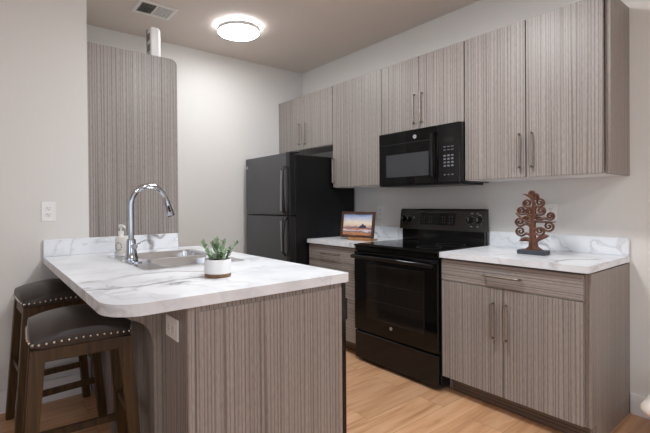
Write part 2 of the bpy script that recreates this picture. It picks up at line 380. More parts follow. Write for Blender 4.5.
BG = 'grey wood-grain base cabinets'
def base_cab(x0, x1, label, kind):
    t = thing('base_cabinet', label, 'cabinet', ((x0+x1)/2, -.3, 0), 0, BG)
    for s in (0, 1):
        xa, xb = (x0, x0+.018) if s == 0 else (x1-.028, x1)
        prof = [(xa, -.605, .105), (xa, -.605, .872), (xa, -.002, .872), (xa, -.002, 0), (xa, -.535, 0), (xa, -.535, .105)]
        obj('side_panel', prism(BM(), prof, (xb-xa, 0, 0)), lam_side, t)
    obj('bottom_panel', bx(x0+.0185, x1-.0285, -.6, -.004, .105, .122, 0), white_mel, t)
    obj('back_panel', bx(x0+.0185, x1-.0285, -.012, -.004, .123, .87, 0), white_mel, t)
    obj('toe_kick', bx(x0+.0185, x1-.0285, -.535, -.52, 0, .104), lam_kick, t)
    obj('top_rail', bx(x0+.0185, x1-.0285, -.6, -.58, .85, .872, 0), lam_kick, t)
    yf, yb = -.627, -.607
    return t, yf, yb
t, yf, yb = base_cab(2.2215, 3.05, 'wood-grain base cabinet with drawer and two doors under the tree sculpture', 0)
d = obj('drawer', bx(2.2235, 3.022, yf, yb, .735, .868, .001), lam_h, t); pull('handle', d, (2.515, yf, .803), (2.722, yf, .803), so=.03)
for a, b, hx in ((2.2235, 2.621, 2.566), (2.6255, 3.022, 2.64)):
    d = obj('door', bx(a, b, yf, yb, .11, .731, .001), lam_v, t); pull('handle', d, (hx, yf, .445), (hx, yf, .645))
t, yf, yb = base_cab(.852, 1.4525, 'narrow wood-grain drawer cabinet between fridge and range', 1)
for z0, z1 in ((.735, .868), (.425, .731), (.11, .421)):
    d = obj('drawer', bx(.854, 1.4505, yf, yb, z0, z1, .001), lam_h, t); zc = z1-.065
    pull('handle', d, (1.05, yf, zc), (1.255, yf, zc))

def rounded_loop(x0, x1, y0, y1, z, rad):
    """rad = radii at corners (x0y0, x1y0, x1y1, x0y1)"""
    P = []
    for (cx, cy, sx, sy, a0, r) in ((x0, y0, 1, 1, 180, rad[0]), (x1, y0, -1, 1, 270, rad[1]), (x1, y1, -1, -1, 0, rad[2]), (x0, y1, 1, -1, 90, rad[3])):
        if r <= 0: P.append((cx, cy, z)); continue
        for k in range(9):
            a = math.radians(a0 + 90*k/8); P.append((cx+sx*r+r*math.cos(a), cy+sy*r+r*math.sin(a), z))
    return P
def slab(outer, holes, z0, z1):
    bm = BM()
    edges = []
    for L in [outer]+holes:
        vs = [bm.verts.new((p[0], p[1], z0)) for p in L]
        edges += [bm.edges.new((vs[k], vs[(k+1) % len(vs)])) for k in range(len(vs))]
    r = bmesh.ops.triangle_fill(bm, use_beauty=True, use_dissolve=False, edges=edges)
    fs = [g for g in r['geom'] if isinstance(g, bmesh.types.BMFace)]
    e = bmesh.ops.extrude_face_region(bm, geom=fs)
    bmesh.ops.translate(bm, verts=[g for g in e['geom'] if isinstance(g, bmesh.types.BMVert)], vec=(0, 0, z1-z0))
    return bm
CT0, CT1 = .8735, .914
def counter(name, x0, x1, rad, label):
    t = thing(name, label, 'countertop', ((x0+x1)/2, -.32, CT0), 0, 'white marble countertops')
    obj('worktop', slab(rounded_loop(x0, x1, -.647, -.0015, 0, rad), [], CT0+.006, CT1), marble_m, t)
    obj('backsplash', bx(x0, x1, -.021, -.0015, CT1+.0004, CT1+.104, .002), marble_m, t)
    return t
counter('countertop', 2.2205, 3.051, (0, .022, 0, 0), 'white marble-look countertop and splash under the tree sculpture')
counter('countertop', .8505, 1.4535, (0, 0, 0, 0), 'short white marble-look countertop beside the fridge, carrying the framed picture')

# ------------------------------------------------------------------ fridge
fx0, fx1 = .0855, .8362
t = thing('refrigerator', 'black and slate top-freezer refrigerator in the kitchen corner', 'refrigerator', ((fx0+fx1)/2, -.42, 0))
obj('body', bx(fx0+.004, fx1-.002, -.758, -.03, .03, 1.672, .004, 2), black_tex, t)
obj('base_grille', bx(fx0+.02, fx1-.02, -.775, -.7585, .01, .06, .002), black_sat, t)
obj('foot', bx(fx0+.03, fx1-.03, -.72, -.06, 0, .0295, .002), black_sat, t)
for nm, z0, z1, hz0, hz1 in (('freezer_door', 1.132, 1.689, 1.15, 1.57), ('fridge_door', .065, 1.122, .77, 1.105)):
    d = obj(nm, bx(fx0, fx1, -.826, -.766, z0, z1, .004, 2), black_sat, t, label='black-edged door with slate steel face')
    obj('face_panel', bx(fx0+.001, fx1-.045, -.833, -.8262, z0+.001, z1-.001, .003, 2), slate, d, label='slate grey steel face')
    obj('edge_strip', bx(fx1-.0445, fx1, -.832, -.8262, z0+.001, z1-.001, .002), black_sat, d)
    obj('gasket', bx(fx0+.012, fx1-.012, -.7657, -.7582, z0+.01, z1-.01, 0), grey_pl, d)
    bm = BM(); up = nm == 'freezer_door'
    za, zb = (hz0, hz1) if up else (hz1, hz0)
    pts = [(.79, -.842, za), (.79, -.862, za+(.012 if up else -.012)), (.787, -.872, (za*.6+zb*.4)), (.783, -.868, zb+(-.03 if up else .03)), (.783, -.842, zb)]
    tube(bm, pts, [.017, .018, .015, .012, .011], 12)
    h = obj('handle', bm, black_sat, d, True)
    obj('handle_face', tube(BM(), [(.787, -.889, za+(.02 if up else -.02)), (.785, -.8875, (za*.6+zb*.4)), (.783, -.881, zb+(-.04 if up else .04))], [.0155, .013, .010], 8, ((0, 1, 0), .003)), handle_grey, d, True)
obj('hinge_cover', bx(fx1-.1, fx1-.02, -.80, -.70, 1.6895, 1.70, .003), black_sat, t)
badge(t, .115, -.8375, 1.60, .016)

# ------------------------------------------------------------------ range
rx0, rx1 = 1.457, 2.2165
t = thing('kitchen_range', 'black freestanding electric range between the base cabinets', 'stove', ((rx0+rx1)/2, -.34, 0))
obj('body', bx(rx0+.002, rx1-.002, -.618, -.02, .02, .898, .002), black_sat, t)
obj('foot', bx(rx0+.03, rx1-.03, -.58, -.05, 0, .0195, 0), black_sat, t)
obj('cooktop_frame', bx(rx0, rx1, -.658, -.075, .8985, .915, .005, 2), black_gl, t)
obj('cooktop_glass', bx(rx0+.02, rx1-.02, -.635, -.1, .9153, .919, .002), black_gla, t)
ring_m = plain('burner_ring_grey', srgb(70, 70, 74), .4)
for (cx, cy, r) in ((1.65, -.49, .105), (2.03, -.49, .085), (1.65, -.22, .075), (2.03, -.22, .105)):
    bm = BM(); lathe(bm, [(r-.002, .9192), (r, .9192), (r, .9195), (r-.002, .9195), (r-.002, .9192)], 40, cx, cy)
    obj('burner_marking', bm, ring_m, t)
obj('trim_strip', bx(rx0+.004, rx1-.004, -.645, -.6185, .862, .898, .003), black_gl, t)
d = obj('oven_door', bx(rx0+.003, rx1-.003, -.658, -.619, .248, .858, .006, 3), black_gla, t)
obj('oven_window', bx(1.6, 2.105, -.6595, -.6583, .365, .765, .0), win_gl, d)
bm = BM()
for a in ((1.592, 2.113, .357, .365), (1.592, 2.113, .765, .773), (1.592, 1.60, .365, .765), (2.105, 2.113, .365, .765)): box(bm, a[0], a[1], -.6598, -.6583, a[2], a[3])
obj('window_border', bm, plain('oven_window_border', srgb(30, 29, 28), .2), d)
bm = BM()
for z in (.5, .63): box(bm, 1.62, 2.09, -.6599, -.6596, z, z+.003)
obj('oven_rack', bm, plain('rack_grey', srgb(33, 32, 31), .4), d)
bm = BM(); tube(bm, [(rx0+.02, -.70, .822), (rx0+.1, -.708, .826), ((rx0+rx1)/2, -.711, .827), (rx1-.1, -.708, .826), (rx1-.02, -.70, .822)], .015, 12)
for x in (rx0+.035, rx1-.035): box(bm, x-.014, x+.014, -.70, -.659, .81, .836, .004)
obj('handle', bm, black_gl, d, True)
badge(d, 1.829, -.664, .327, .011)
d = obj('storage_drawer', bx(rx0+.003, rx1-.003, -.652, -.619, .03, .238, .006, 3), black_gl, t)
obj('drawer_lip', bx(rx0+.01, rx1-.01, -.66, -.6525, .218, .236, .003), black_gl, d)
# back guard with sloped control face
def guard(x0, x1, y0, y1, z0, z1, lean):
    return prism(BM(), [(x0, y0, z0), (x0, y0+lean, z1-.012), (x0, y0+lean+.012, z1), (x0, y1, z1), (x0, y1, z0)], (x1-x0, 0, 0))
obj('back_riser', bx(rx0+.008, rx1-.008, -.072, -.022, .8985, 1.012, .003), black_gl, t)
cp = obj('control_panel', guard(rx0, rx1, -.098, -.022, 1.013, 1.182, .022), plain('control_panel_reflection_tint', srgb(38, 35, 33), .16), t)  # black face, its colour lightened to brown to imitate a reflection
def on_panel(x, z, off=0.0):      # a point on the sloped face
    return Vector((x, -.098+.022*(z-1.013)/.157-off, z))
nrm = Vector((0, -.157, -.022)).normalized(); nrm = Vector((0, -1, .14)).normalized()
for x, z in ((1.492, 1.1), (1.552, 1.095), (2.105, 1.1), (2.175, 1.1)):
    p = on_panel(x, z, .0015); k = obj('knob', tube(BM(), [p, p+nrm*.006, p+nrm*.0065, p+nrm*.022], [.024, .024, .019, .016], 24), black_gl, t, True)
    q = p+nrm*.0225; obj('pointer', tube(BM(), [q+Vector((0, 0, -.012)), q+Vector((0, .002, .014))], .0022, 6), print_m, k)
dp = obj('display', prism(BM(), [on_panel(1.665, 1.055, .002), on_panel(1.985, 1.055, .002), on_panel(1.985, 1.15, .002), on_panel(1.665, 1.15, .002)], (0, .0015, 0)), black_gla, t)
btn_m = plain('button_grey', srgb(92, 92, 94), .4)
for cx in (1.695, 1.765, 1.885, 1.95):
    for i in range(3):
        for j in range(2):
            p = on_panel(cx+(j-.5)*.022, 1.075+i*.022, .0032); obj('button', tube(BM(), [p, p+Vector((0, -.0012, 0))], .0042, 8), btn_m, dp)
bm = BM()
for (kx, kz) in ((1.492, 1.1), (1.552, 1.095), (2.105, 1.1), (2.175, 1.1)):
    for a in range(7):
        q = math.radians(-60+a*50); p = on_panel(kx+.034*math.sin(q), kz+.034*math.cos(q), .0006); tube(bm, [p, p+Vector((0, -.0008, 0))], .0022, 6)
for x, z in ((2.12, 1.148), (2.165, 1.148), (2.185, 1.138), (2.12, 1.052), (2.17, 1.052), (1.6, 1.11)):
    p = on_panel(x, z, .0006); box(bm, x-.008, x+.008, p.y-.0006, p.y+.0005, z-.003, z+.003)
obj('dial_marking', bm, print_m, cp)

# ------------------------------------------------------------------ microwave
mx0, mx1, mz0, mz1 = 1.488, 2.215, 1.372, 1.7885
t = thing('microwave', 'black over-the-range microwave under the short two-door cabinet', 'microwave', ((mx0+mx1)/2, -.2, mz0))
obj('body', bx(mx0+.002, mx1-.002, -.352, -.004, mz0+.004, mz1, .003), black_sat, t)
obj('vent_bottom', bx(mx0+.03, mx1-.03, -.36, -.03, mz0-.012, mz0+.0035, .004), black_sat, t)
d = obj('door', bx(mx0, 2.033, -.392, -.353, mz0, mz1, .005, 2), black_gla, t)
obj('door_window', bx(1.565, 1.965, -.3932, -.3922, 1.435, 1.612, 0), mw_win, d)
obj('top_band', bx(mx0+.03, 2.0, -.3932, -.3922, 1.692, 1.695, 0), plain('band_grey', srgb(40, 40, 42), .3), d)
bm = BM(); tube(bm, [(2.012, -.393, 1.735), (2.012, -.42, 1.727), (2.012, -.428, 1.60), (2.012, -.42, 1.425), (2.012, -.393, 1.417)], .0125, 12)
obj('handle', bm, black_gl, d, True)
badge(d, 1.845, -.3975, 1.731, .0145)
c = obj('control_panel', bx(2.036, mx1, -.392, -.353, mz0, mz1, .005, 2), black_gl, t)
for i in range(4):
    for j in range(3): obj('key', bx(2.088+j*.03, 2.106+j*.03, -.3935, -.3922, 1.485+i*.024, 1.497+i*.024, .0005), key_m, c)
for j in range(3): obj('key', bx(2.09+j*.03, 2.104+j*.03, -.3935, -.3922, 1.425, 1.432, 0), key_m, c)
for i in range(2):
    for j in range(3): obj('key', bx(2.088+j*.03, 2.106+j*.03, -.3935, -.3922, 1.60+i*.022, 1.606+i*.022, 0), key_m, c)
obj('display', bx(2.08, 2.175, -.3935, -.3922, 1.655, 1.69, .0), win_gl, c)
obj('lower_grille', bx(mx0+.004, mx1-.004, -.389, -.353, mz0-.0095, mz0-.0005, .003), black_sat, t)

# ------------------------------------------------------------------ peninsula
t = thing('peninsula_cabinet', 'wood-grain peninsula cabinet carrying the sink and marble top', 'cabinet', (1.6, -2.05, 0))
py0, py1, pxe = -2.422, -1.677, 2.40
obj('end_panel', bx(pxe-.02, pxe, py0, py1, 0, .8728), lam_v, t)
obj('end_overlay', bx(pxe+.0003, pxe+.006, py0+.032, py1-.004, .04, .848, .001), lam_v, t)
obj('back_panel', bx(XN+.001, pxe-.0205, py0, py0+.018, 0, .8728, 0), lam_v, t)
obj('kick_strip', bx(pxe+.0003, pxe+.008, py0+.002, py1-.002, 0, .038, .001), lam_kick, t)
obj('partition_panel', bx(1.745, 1.763, py0+.0185, -1.7, .1, .8728, 0), white_mel, t)
obj('bottom_panel', bx(XN+.02, 1.7445, py0+.0185, -1.70, .1, .118, 0), white_mel, t)
obj('side_panel', bx(XN+.001, XN+.019, py0+.0185, -1.70, 0, .8728, 0), lam_side, t)
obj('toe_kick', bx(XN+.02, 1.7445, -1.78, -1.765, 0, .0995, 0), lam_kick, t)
obj('false_front', bx(XN+.02, 1.76, -1.699, -1.68, .735, .868, .001), lam_h, t)
for a, b, hx in ((XN+.02, 1.266, 1.21), (1.269, 1.76, 1.325)):
    d = obj('door', bx(a, b, -1.699, -1.68, .11, .731, .001), lam_v, t); pull('handle', d, (hx, -1.68, .445), (hx, -1.68, .645), (0, 1, 0))
# curved corbel bracket carrying the overhang
def corbel(x):
    P = [(x, py0-.0005, .8728), (x, -2.655, .8728), (x, -2.65, .858)]
    def bz(a, b, c, d, n=10):
        for k in range(1, n+1):
            s = k/n; P.append((x, *[a[i]*(1-s)**3+3*b[i]*s*(1-s)**2+3*c[i]*s*s*(1-s)+d[i]*s**3 for i in (0, 1)]))
    bz((-2.65, .858), (-2.60, .835), (-2.565, .80), (-2.535, .79)); bz((-2.535, .79), (-2.49, .77), (-2.462, .74), (-2.458, .67))
    P += [(x, -2.456, 0), (x, py0-.0005, 0)]
    return prism(BM(), P, (.02, 0, 0))
for x in (2.13, 1.42): obj('corbel', corbel(x), lam_side, t, label='curved support bracket under the overhang')

dw = thing('dishwasher', 'black dishwasher edge at the open end of the peninsula', 'dishwasher', (2.07, -1.95, 0))
obj('body', bx(1.785, 2.358, -2.37, -1.70, .02, .862, 0), black_sat, dw)
obj('foot', bx(1.82, 2.33, -2.3, -1.76, 0, .0195, 0), black_sat, dw)
d = obj('door', bx(1.775, 2.399, -1.6762, -1.648, .11, .862, .004, 2), black_gl, dw)
obj('handle', bx(1.86, 2.397, -1.6475, -1.636, .69, .79, .003, 2), black_gl, d)
obj('toe_panel', bx(1.785, 2.37, -1.76, -1.74, .021, .1, .001), black_sat, dw)

sx0, sx1, sy0, sy1 = 1.0, 1.775, -2.372, -1.815
hole = rounded_loop(sx0+.02, sx1-.02, sy0+.02, sy1-.02, 0, (.02,)*4)
t = thing('peninsula_countertop', 'white marble-look peninsula countertop with one rounded corner, holding the sink', 'countertop', (1.6, -2.17, .8735), 0, 'white marble countertops')
obj('worktop', slab(rounded_loop(XN+.0008, 2.428, -2.69, -1.652, 0, (0, .125, .012, 0)), [hole], .8735, .914), marble_m, t)
obj('backsplash', bx(XN+.0008, XN+.022, -2.69, -1.825, .9144, 1.02, .002), marble_m, t)

# sink
t = thing('kitchen_sink', 'stainless double-bowl drop-in sink set in the marble peninsula', 'sink', ((sx0+sx1)/2, (sy0+sy1)/2, .9145))
b1 = rounded_loop(sx0+.03, 1.372, -2.262, sy1-.03, 0, (.05,)*4); b2 = rounded_loop(1.402, sx1-.03, -2.262, sy1-.03, 0, (.05,)*4)
obj('rim', slab(rounded_loop(sx0, sx1, sy0, sy1, 0, (.03,)*4), [b1, b2], .9145, .9195), steel, t)
for L in (b1, b2):
    bm = BM(); cx = sum(p[0] for p in L)/len(L); cy = sum(p[1] for p in L)/len(L); rings = []
    for s, z in ((1, .9194), (.985, .905), (.965, .76), (.9, .735), (.12, .728)):
        rings.append([bm.verts.new((cx+(p[0]-cx)*s, cy+(p[1]-cy)*s, z)) for p in L])
    n = len(L)
    for A, B in zip(rings, rings[1:]):
        for k in range(n): bm.faces.new((A[k], A[(k+1) % n], B[(k+1) % n], B[k]))
    bm.faces.new(rings[-1])
    bl = obj('bowl', bm, steel, t, True)
    obj('drain', lathe(BM(), [(0, .7305), (.04, .7305), (.044, .733), (.03, .734), (.028, .732), (0, .732)], 24, cx, cy), chrome, bl, True)

# faucet
fx, fy = 1.36, -2.322
t = thing('kitchen_faucet', 'chrome gooseneck pull-down faucet rising behind the sink', 'faucet', (fx, fy, .9197))
obj('deck_plate', slab(rounded_loop(fx-.125, fx+.125, fy-.027, fy+.027, 0, (.026,)*4), [], .9197, .925), chrome, t, True)
obj('body', lathe(BM(), [(0, .9253), (.037, .9253), (.037, .934), (.032, .945), (.028, .985), (.0255, 1.025), (.023, 1.04), (0, 1.04)], 28, fx, fy), chrome, t, True)
pts = [(fx, fy, 1.0405)] + [(fx, fy, 1.0405+.03*k) for k in range(1, 6)]
cy, cz, rr = fy+.103, 1.232, .103
for k in range(0, 19):
    a = math.radians(180-k*9.3); pts.append((fx, cy+rr*math.cos(a), cz+rr*math.sin(a)*1.08))
obj('spout', tube(BM(), pts, .0158, 18), chrome, t, True)
e = Vector(pts[-1]); dr = (Vector(pts[-1])-Vector(pts[-2])).normalized()
hd = obj('spray_head', tube(BM(), [e+dr*.0008, e+dr*.02, e+dr*.04, e+dr*.085, e+dr*.092], [.0185, .0195, .0205, .0255, .0235], 20), chrome, t, True)
obj('spray_button', tube(BM(), [e+dr*.03+Vector((.0205, -.004, 0)), e+dr*.068+Vector((.0242, -.004, 0))], .006, 8), dark_pl, hd, True)
obj('nozzle', tube(BM(), [e+dr*.0922, e+dr*.095], .019, 16), dark_pl, hd, True)
bm = BM(); tube(bm, [(fx+.022, fy+.007, 1.0), (fx+.038, fy+.012, 1.002)], .016, 14); tube(bm, [(fx+.03, fy+.01, 1.004), (fx+.047, fy+.035, 1.02), (fx+.053, fy+.068, 1.034)], [.0075, .0055, .005], 10)
obj('lever', bm, chrome, t, True)

# soap dispenser and its dish
sx, sy = 1.09, -2.308
dish = obj('soap_dish', lathe(BM(), [(0, .9196), (.05, .9196), (.058, .926), (.06, .94), (.057, .94), (.054, .928), (0, .9255)], 32, sx, sy, 1.1, .62), clearish, None, True)
tag(dish, 'small oval frosted dish holding the soap bottle', 'dish')
t = thing('soap_dispenser', 'ivory soap pump bottle with leaf print beside the chrome faucet', 'soap dispenser', (sx, sy, .9256))
z = .9257
bt = obj('bottle', lathe(BM(), [(0, z), (.038, z), (.0415, z+.004), (.0415, z+.098), (.037, z+.112), (.016, z+.12), (.014, z+.124), (0, z+.124)], 28, sx, sy, 1, .8), soap_m, t, True)
bm = BM()
for k in range(14):
    a = math.radians(k*360/14); c0 = Vector((sx+.042*math.cos(-.75), sy+.042*.8*math.sin(-.75), z+.055)); tn = Vector((-math.sin(-.75), math.cos(-.75)*.9, 0)).normalized(); nn = Vector((math.cos(-.75), math.sin(-.75), 0))
    p0 = c0+tn*.017*math.cos(a)+Vector((0, 0, .02*math.sin(a)))
    p1 = p0+tn*.008*math.cos(a+.9)+Vector((0, 0, .009*math.sin(a+.9)))
    tube(bm, [p0, (p0+p1)/2, p1], [.0008, .003, .0006], 6, (nn, .0015))
obj('leaf_print', bm, plain('leaf_print_green', srgb(70, 92, 70), .6), bt, label='dark green wreath of printed leaves')
obj('collar', lathe(BM(), [(0, z+.1245), (.0165, z+.1245), (.0165, z+.144), (.012, z+.148), (0, z+.148)], 24, sx, sy), white_pl, t, True)
pm = BM(); tube(pm, [(sx, sy, z+.1482), (sx, sy, z+.172)], .0055, 12); tube(pm, [(sx-.01, sy-.004, z+.176), (sx+.012, sy+.004, z+.178), (sx+.03, sy+.012, z+.176), (sx+.036, sy+.016, z+.166)], [.011, .0095, .0065, .005], 12)
obj('pump', pm, white_pl, t, True)

# potted plant
px, pyy = 2.118, -2.161
t = thing('potted_plant', 'small leafy plant in a white pot with wooden base band', 'plant', (px, pyy, .9143))
z = .9145
pot = obj('pot', lathe(BM(), [(0, z+.016), (.058, z+.016), (.0585, z+.02), (.059, z+.076), (.0575, z+.078), (.0545, z+.077), (.054, z+.066), (0, z+.066)], 40, px, pyy), ceram, t, True)
obj('wood_band', lathe(BM(), [(0, z), (.056, z), (.0578, z+.002), (.0578, z+.0157), (0, z+.0157)], 40, px, pyy), bandw, t, True, 'brown wooden base band')
obj('soil', lathe(BM(), [(0, z+.0725), (.03, z+.072), (.0535, z+.0695), (.0535, z+.0665), (0, z+.0665)], 30, px, pyy), soil, t, True)
random.seed(11)
st, lf = BM(), BM()
def leaf(bm, p, d, up, L, W):
    d = d.normalized(); s = d.cross(up).normalized(); n = s.cross(d)
    prof = [(0, .25), (.3, .9), (.55, 1), (.8, .65), (1, .02)]; rows = []
    for a, w_ in prof:
        c0 = p+d*L*a+n*L*(.18*a*a); rows.append((bm.verts.new(c0-s*W*w_*.5+n*W*.14*w_), bm.verts.new(c0), bm.verts.new(c0+s*W*w_*.5+n*W*.14*w_)))
    for A, B in zip(rows, rows[1:]):
        bm.faces.new((A[0], A[1], B[1], B[0])); bm.faces.new((A[1], A[2], B[2], B[1]))
rd = Vector((.606, .796, 0)); fw = Vector((-.796, .606, 0))
for (u, wv, hgt, lean, dep) in ((-.032, 0, .085, -.034, .01), (.0, .01, .1, -.006, -.01), (.012, -.02, .09, .018, .0), (.034, .005, .078, .042, .015), (-.016, -.025, .05, -.02, -.02), (.02, -.028, .045, .02, -.025), (-.005, .03, .075, -.03, .03)):
    p0 = Vector((px, pyy, z+.068))+rd*u+fw*wv; hgt *= .9; tip = p0+rd*lean*1.1+fw*dep+Vector((0, 0, hgt)); N = int(hgt/.009)
    mid = (p0+tip)/2+rd*(-lean*.25); tube(st, [p0, mid, tip], [.0022, .0018, .0012], 6)
    for k in range(N+1):
        s = .12+.88*k/N; q = p0*(1-s)**2+mid*2*s*(1-s)+tip*s*s
        for h in (0, 1, 2):
            a = k*2.4+h*2.1+random.uniform(-.3, .3); dd = Vector((math.cos(a), math.sin(a), .2+.5*s+random.uniform(-.15, .3)))
            leaf(lf, q, dd, Vector((0, 0, 1)), random.uniform(.022, .031)*(1.15-.4*s), random.uniform(.0115, .015))
        if k == N: leaf(lf, q, Vector((.1, .1, 1)), Vector((1, 0, 0)), .022, .01)
obj('stem', st, plain('stem_green', srgb(84, 104, 66), .6), t, True)
lv = obj('foliage', lf, leaf_m, t, True)

# ------------------------------------------------------------------ tall panel and the unit on it
bm = BM(); P = [(XN-.12, YN+.001, 0), (XN-.12, -1.815, 0)]
for k in range(9):
    a = math.radians(k*90/8); P.append((XN-.12, -1.815-.045+.045*math.cos(a), 2.318-.045+.045*math.sin(a)))
P.append((XN-.12, YN+.001, 2.318))
tag(obj('tall_panel', prism(bm, P, (.1198, 0, 0)), lam_v), 'tall wood-grain divider panel behind the faucet, one rounded top corner', 'panel')
t = thing('wall_unit', 'white rounded electronic unit with two grey squares on top of the tall panel', 'device', (.70, -1.96, 2.3185))
bm = BM(); prof = []
L = rounded_loop(.655, .735, -1.998, -1.915, 0, (.004, .012, .04, .012))
rings = []
for s, zz in ((.96, 2.319), (1, 2.323), (1, 2.515), (.97, 2.53), (.86, 2.538)):
    rings.append([bm.verts.new((.695+(p[0]-.695)*s, -1.957+(p[1]+1.957)*s, zz)) for p in L])
for A, B in zip(rings, rings[1:]):
    for k in range(len(L)): bm.faces.new((A[k], A[(k+1) % len(L)], B[(k+1) % len(L)], B[k]))
bm.faces.new(rings[0][::-1]); bm.faces.new(rings[-1])
obj('housing', bm, white_pl, t, True)
obj('back_plate', bx(.649, .6545, -2.002, -1.93, 2.319, 2.54, .001), grey_pl, t)
for z0 in (2.365, 2.445): obj('grey_square', bx(.668, .722, -2.004, -1.9982, z0, z0+.05, .002), grey_pl, t, label='small grey square insert')

# ------------------------------------------------------------------ outlets
def outlet(name, label, org, ux, up, nrm_, w_, h_, rocker=False):
    org, ux, up, nn = Vector(org), Vector(ux), Vector(up), Vector(nrm_)
    t = thing(name, label, 'outlet', org, 0, 'white wall outlets')
    def blk(u0, u1, v0, v1, n0, n1):
        bm = BM(); box(bm, u0, u1, n0, n1, v0, v1, .0012)
        for v_ in bm.verts: v_.co = org + ux*v_.co.x + up*v_.co.z + nn*v_.co.y
        return bm
    pl = obj('cover_plate', blk(-w_/2, w_/2, -h_/2, h_/2, .0008, .006), white_pl, t)
    for s in (-1, 1):
        r_ = obj('receptacle', blk(-.017, .017, s*.02-.014, s*.02+.014, .0061, .0085), white_mel, t)
        bm = blk(-.0075, -.0055, s*.02-.002, s*.02+.007, .0086, .0089)
        for a in ((.0055, .0075, s*.02-.001, s*.02+.006), (-.002, .002, s*.02-.010, s*.02-.006)):
            o2 = blk(*a, .0086, .0089); me = bpy.data.meshes.new('x'); o2.to_mesh(me); o2.free(); bm.from_mesh(me); bpy.data.meshes.remove(me)
        obj('slot', bm, dark_pl, r_)
    return t
outlet('wall_outlet', 'white double outlet on the bare wall above the counter stools', (XN, -2.658, 1.197), (0, 1, 0), (0, 0, 1), (1, 0, 0), .078, .122)
outlet('wall_outlet', 'white outlet low on the wall between framed picture and range', (1.152, 0, 1.15), (1, 0, 0), (0, 0, 1), (0, -1, 0), .072, .115)
outlet('wall_outlet', 'white outlet on the wall half hidden by the tree sculpture', (2.632, 0, 1.162), (1, 0, 0), (0, 0, 1), (0, -1, 0), .072, .115)
outlet('wall_outlet', 'white outlet on the peninsula side under the counter overhang', (2.264, py0, .768), (0, 0, 1), (1, 0, 0), (0, -1, 0), .08, .122)

# ------------------------------------------------------------------ framed picture on its stand
ang = math.radians(11.5)
t = thing('framed_picture', 'dark wood framed landscape painting propped by the fridge', 'picture', (1.235, -.405, .9143), ang)
W2, H2, zb = .168, .228, .018
def tilt(bm):
    for v_ in bm.verts:
        y, zz = v_.co.y, v_.co.z; a = math.radians(-9); zz -= zb
        v_.co.y = y*math.cos(a)-zz*math.sin(a); v_.co.z = zb+y*math.sin(a)+zz*math.cos(a)
    return bm
bm = BM(); f_ = .021
for a in ((-W2, W2, zb, zb+f_), (-W2, W2, zb+H2-f_, zb+H2), (-W2, -W2+f_, zb+f_, zb+H2-f_), (W2-f_, W2, zb+f_, zb+H2-f_)): box(bm, a[0], a[1], -.01, .012, a[2], a[3], .002)
fr = obj('frame', tilt(bm), framew, t, local=True)
cv = obj('painting', tilt(bx(-W2+f_, W2-f_, -.002, .006, zb+f_, zb+H2-f_, 0)), canvas_m, t, local=True, label='painted landscape with pale sky and orange ground')
bm = BM()
for cx_, r_ in ((.055, .02), (.078, .014), (.033, .012)):
    lathe(bm, [(0, zb+.085), (r_, zb+.088), (r_*.95, zb+.1), (r_*.5, zb+.085+r_*1.6), (0, zb+.088+r_*1.9)], 14, cx_, -.0028, 1, .03)
obj('painted_trees', tilt(bm), plain('painted_dark_blue', srgb(44, 50, 76), .5), cv, local=True)
obj('backing', tilt(bx(-W2+f_+.001, W2-f_-.001, .0062, .0115, zb+f_+.001, zb+H2-f_-.001, 0)), oakl, t, local=True)
st_ = thing('display_stand', 'light wooden ledge stand under the framed painting', 'stand', (1.235, -.405, .9143), ang)
bm = BM(); box(bm, -.05, .175, -.06, .06, .0002, .012, .002); box(bm, -.05, .175, -.06, -.046, .012, .026, .002)
obj('ledge', bm, oakl, st_, local=True)
bm = BM()
tube(bm, [(.06, .058, .01), (.06, .064, .15)], .006, 8)
obj('prop', bm, oakl, st_, local=True)

# ------------------------------------------------------------------ tree sculpture
ta = math.radians(3)
t = thing('tree_sculpture', 'carved brown tree sculpture with spiral branches on a dark block', 'sculpture', (2.668, -.325, .9143), ta)
obj('base_block', bx(-.088, .068, -.045, .045, .0002, .026, .003, 2), slateblk, t, local=True, label='dark charcoal base block')
tr = BM(); K = .00113; ox = -.008
def uv(cx, cy): return Vector((ox+(cx-178)*.00107, 0, .0262+(372-cy)*K))
AX = (0, 1, 0)
def limb(pts, rad, th=.012): tube(tr, pts, [q*1.3 for q in rad], 8, (AX, th))
def bez(a, b, c, n=10): return [a*(1-s)**2+b*2*s*(1-s)+c*s*s for s in [k/n for k in range(n+1)]]
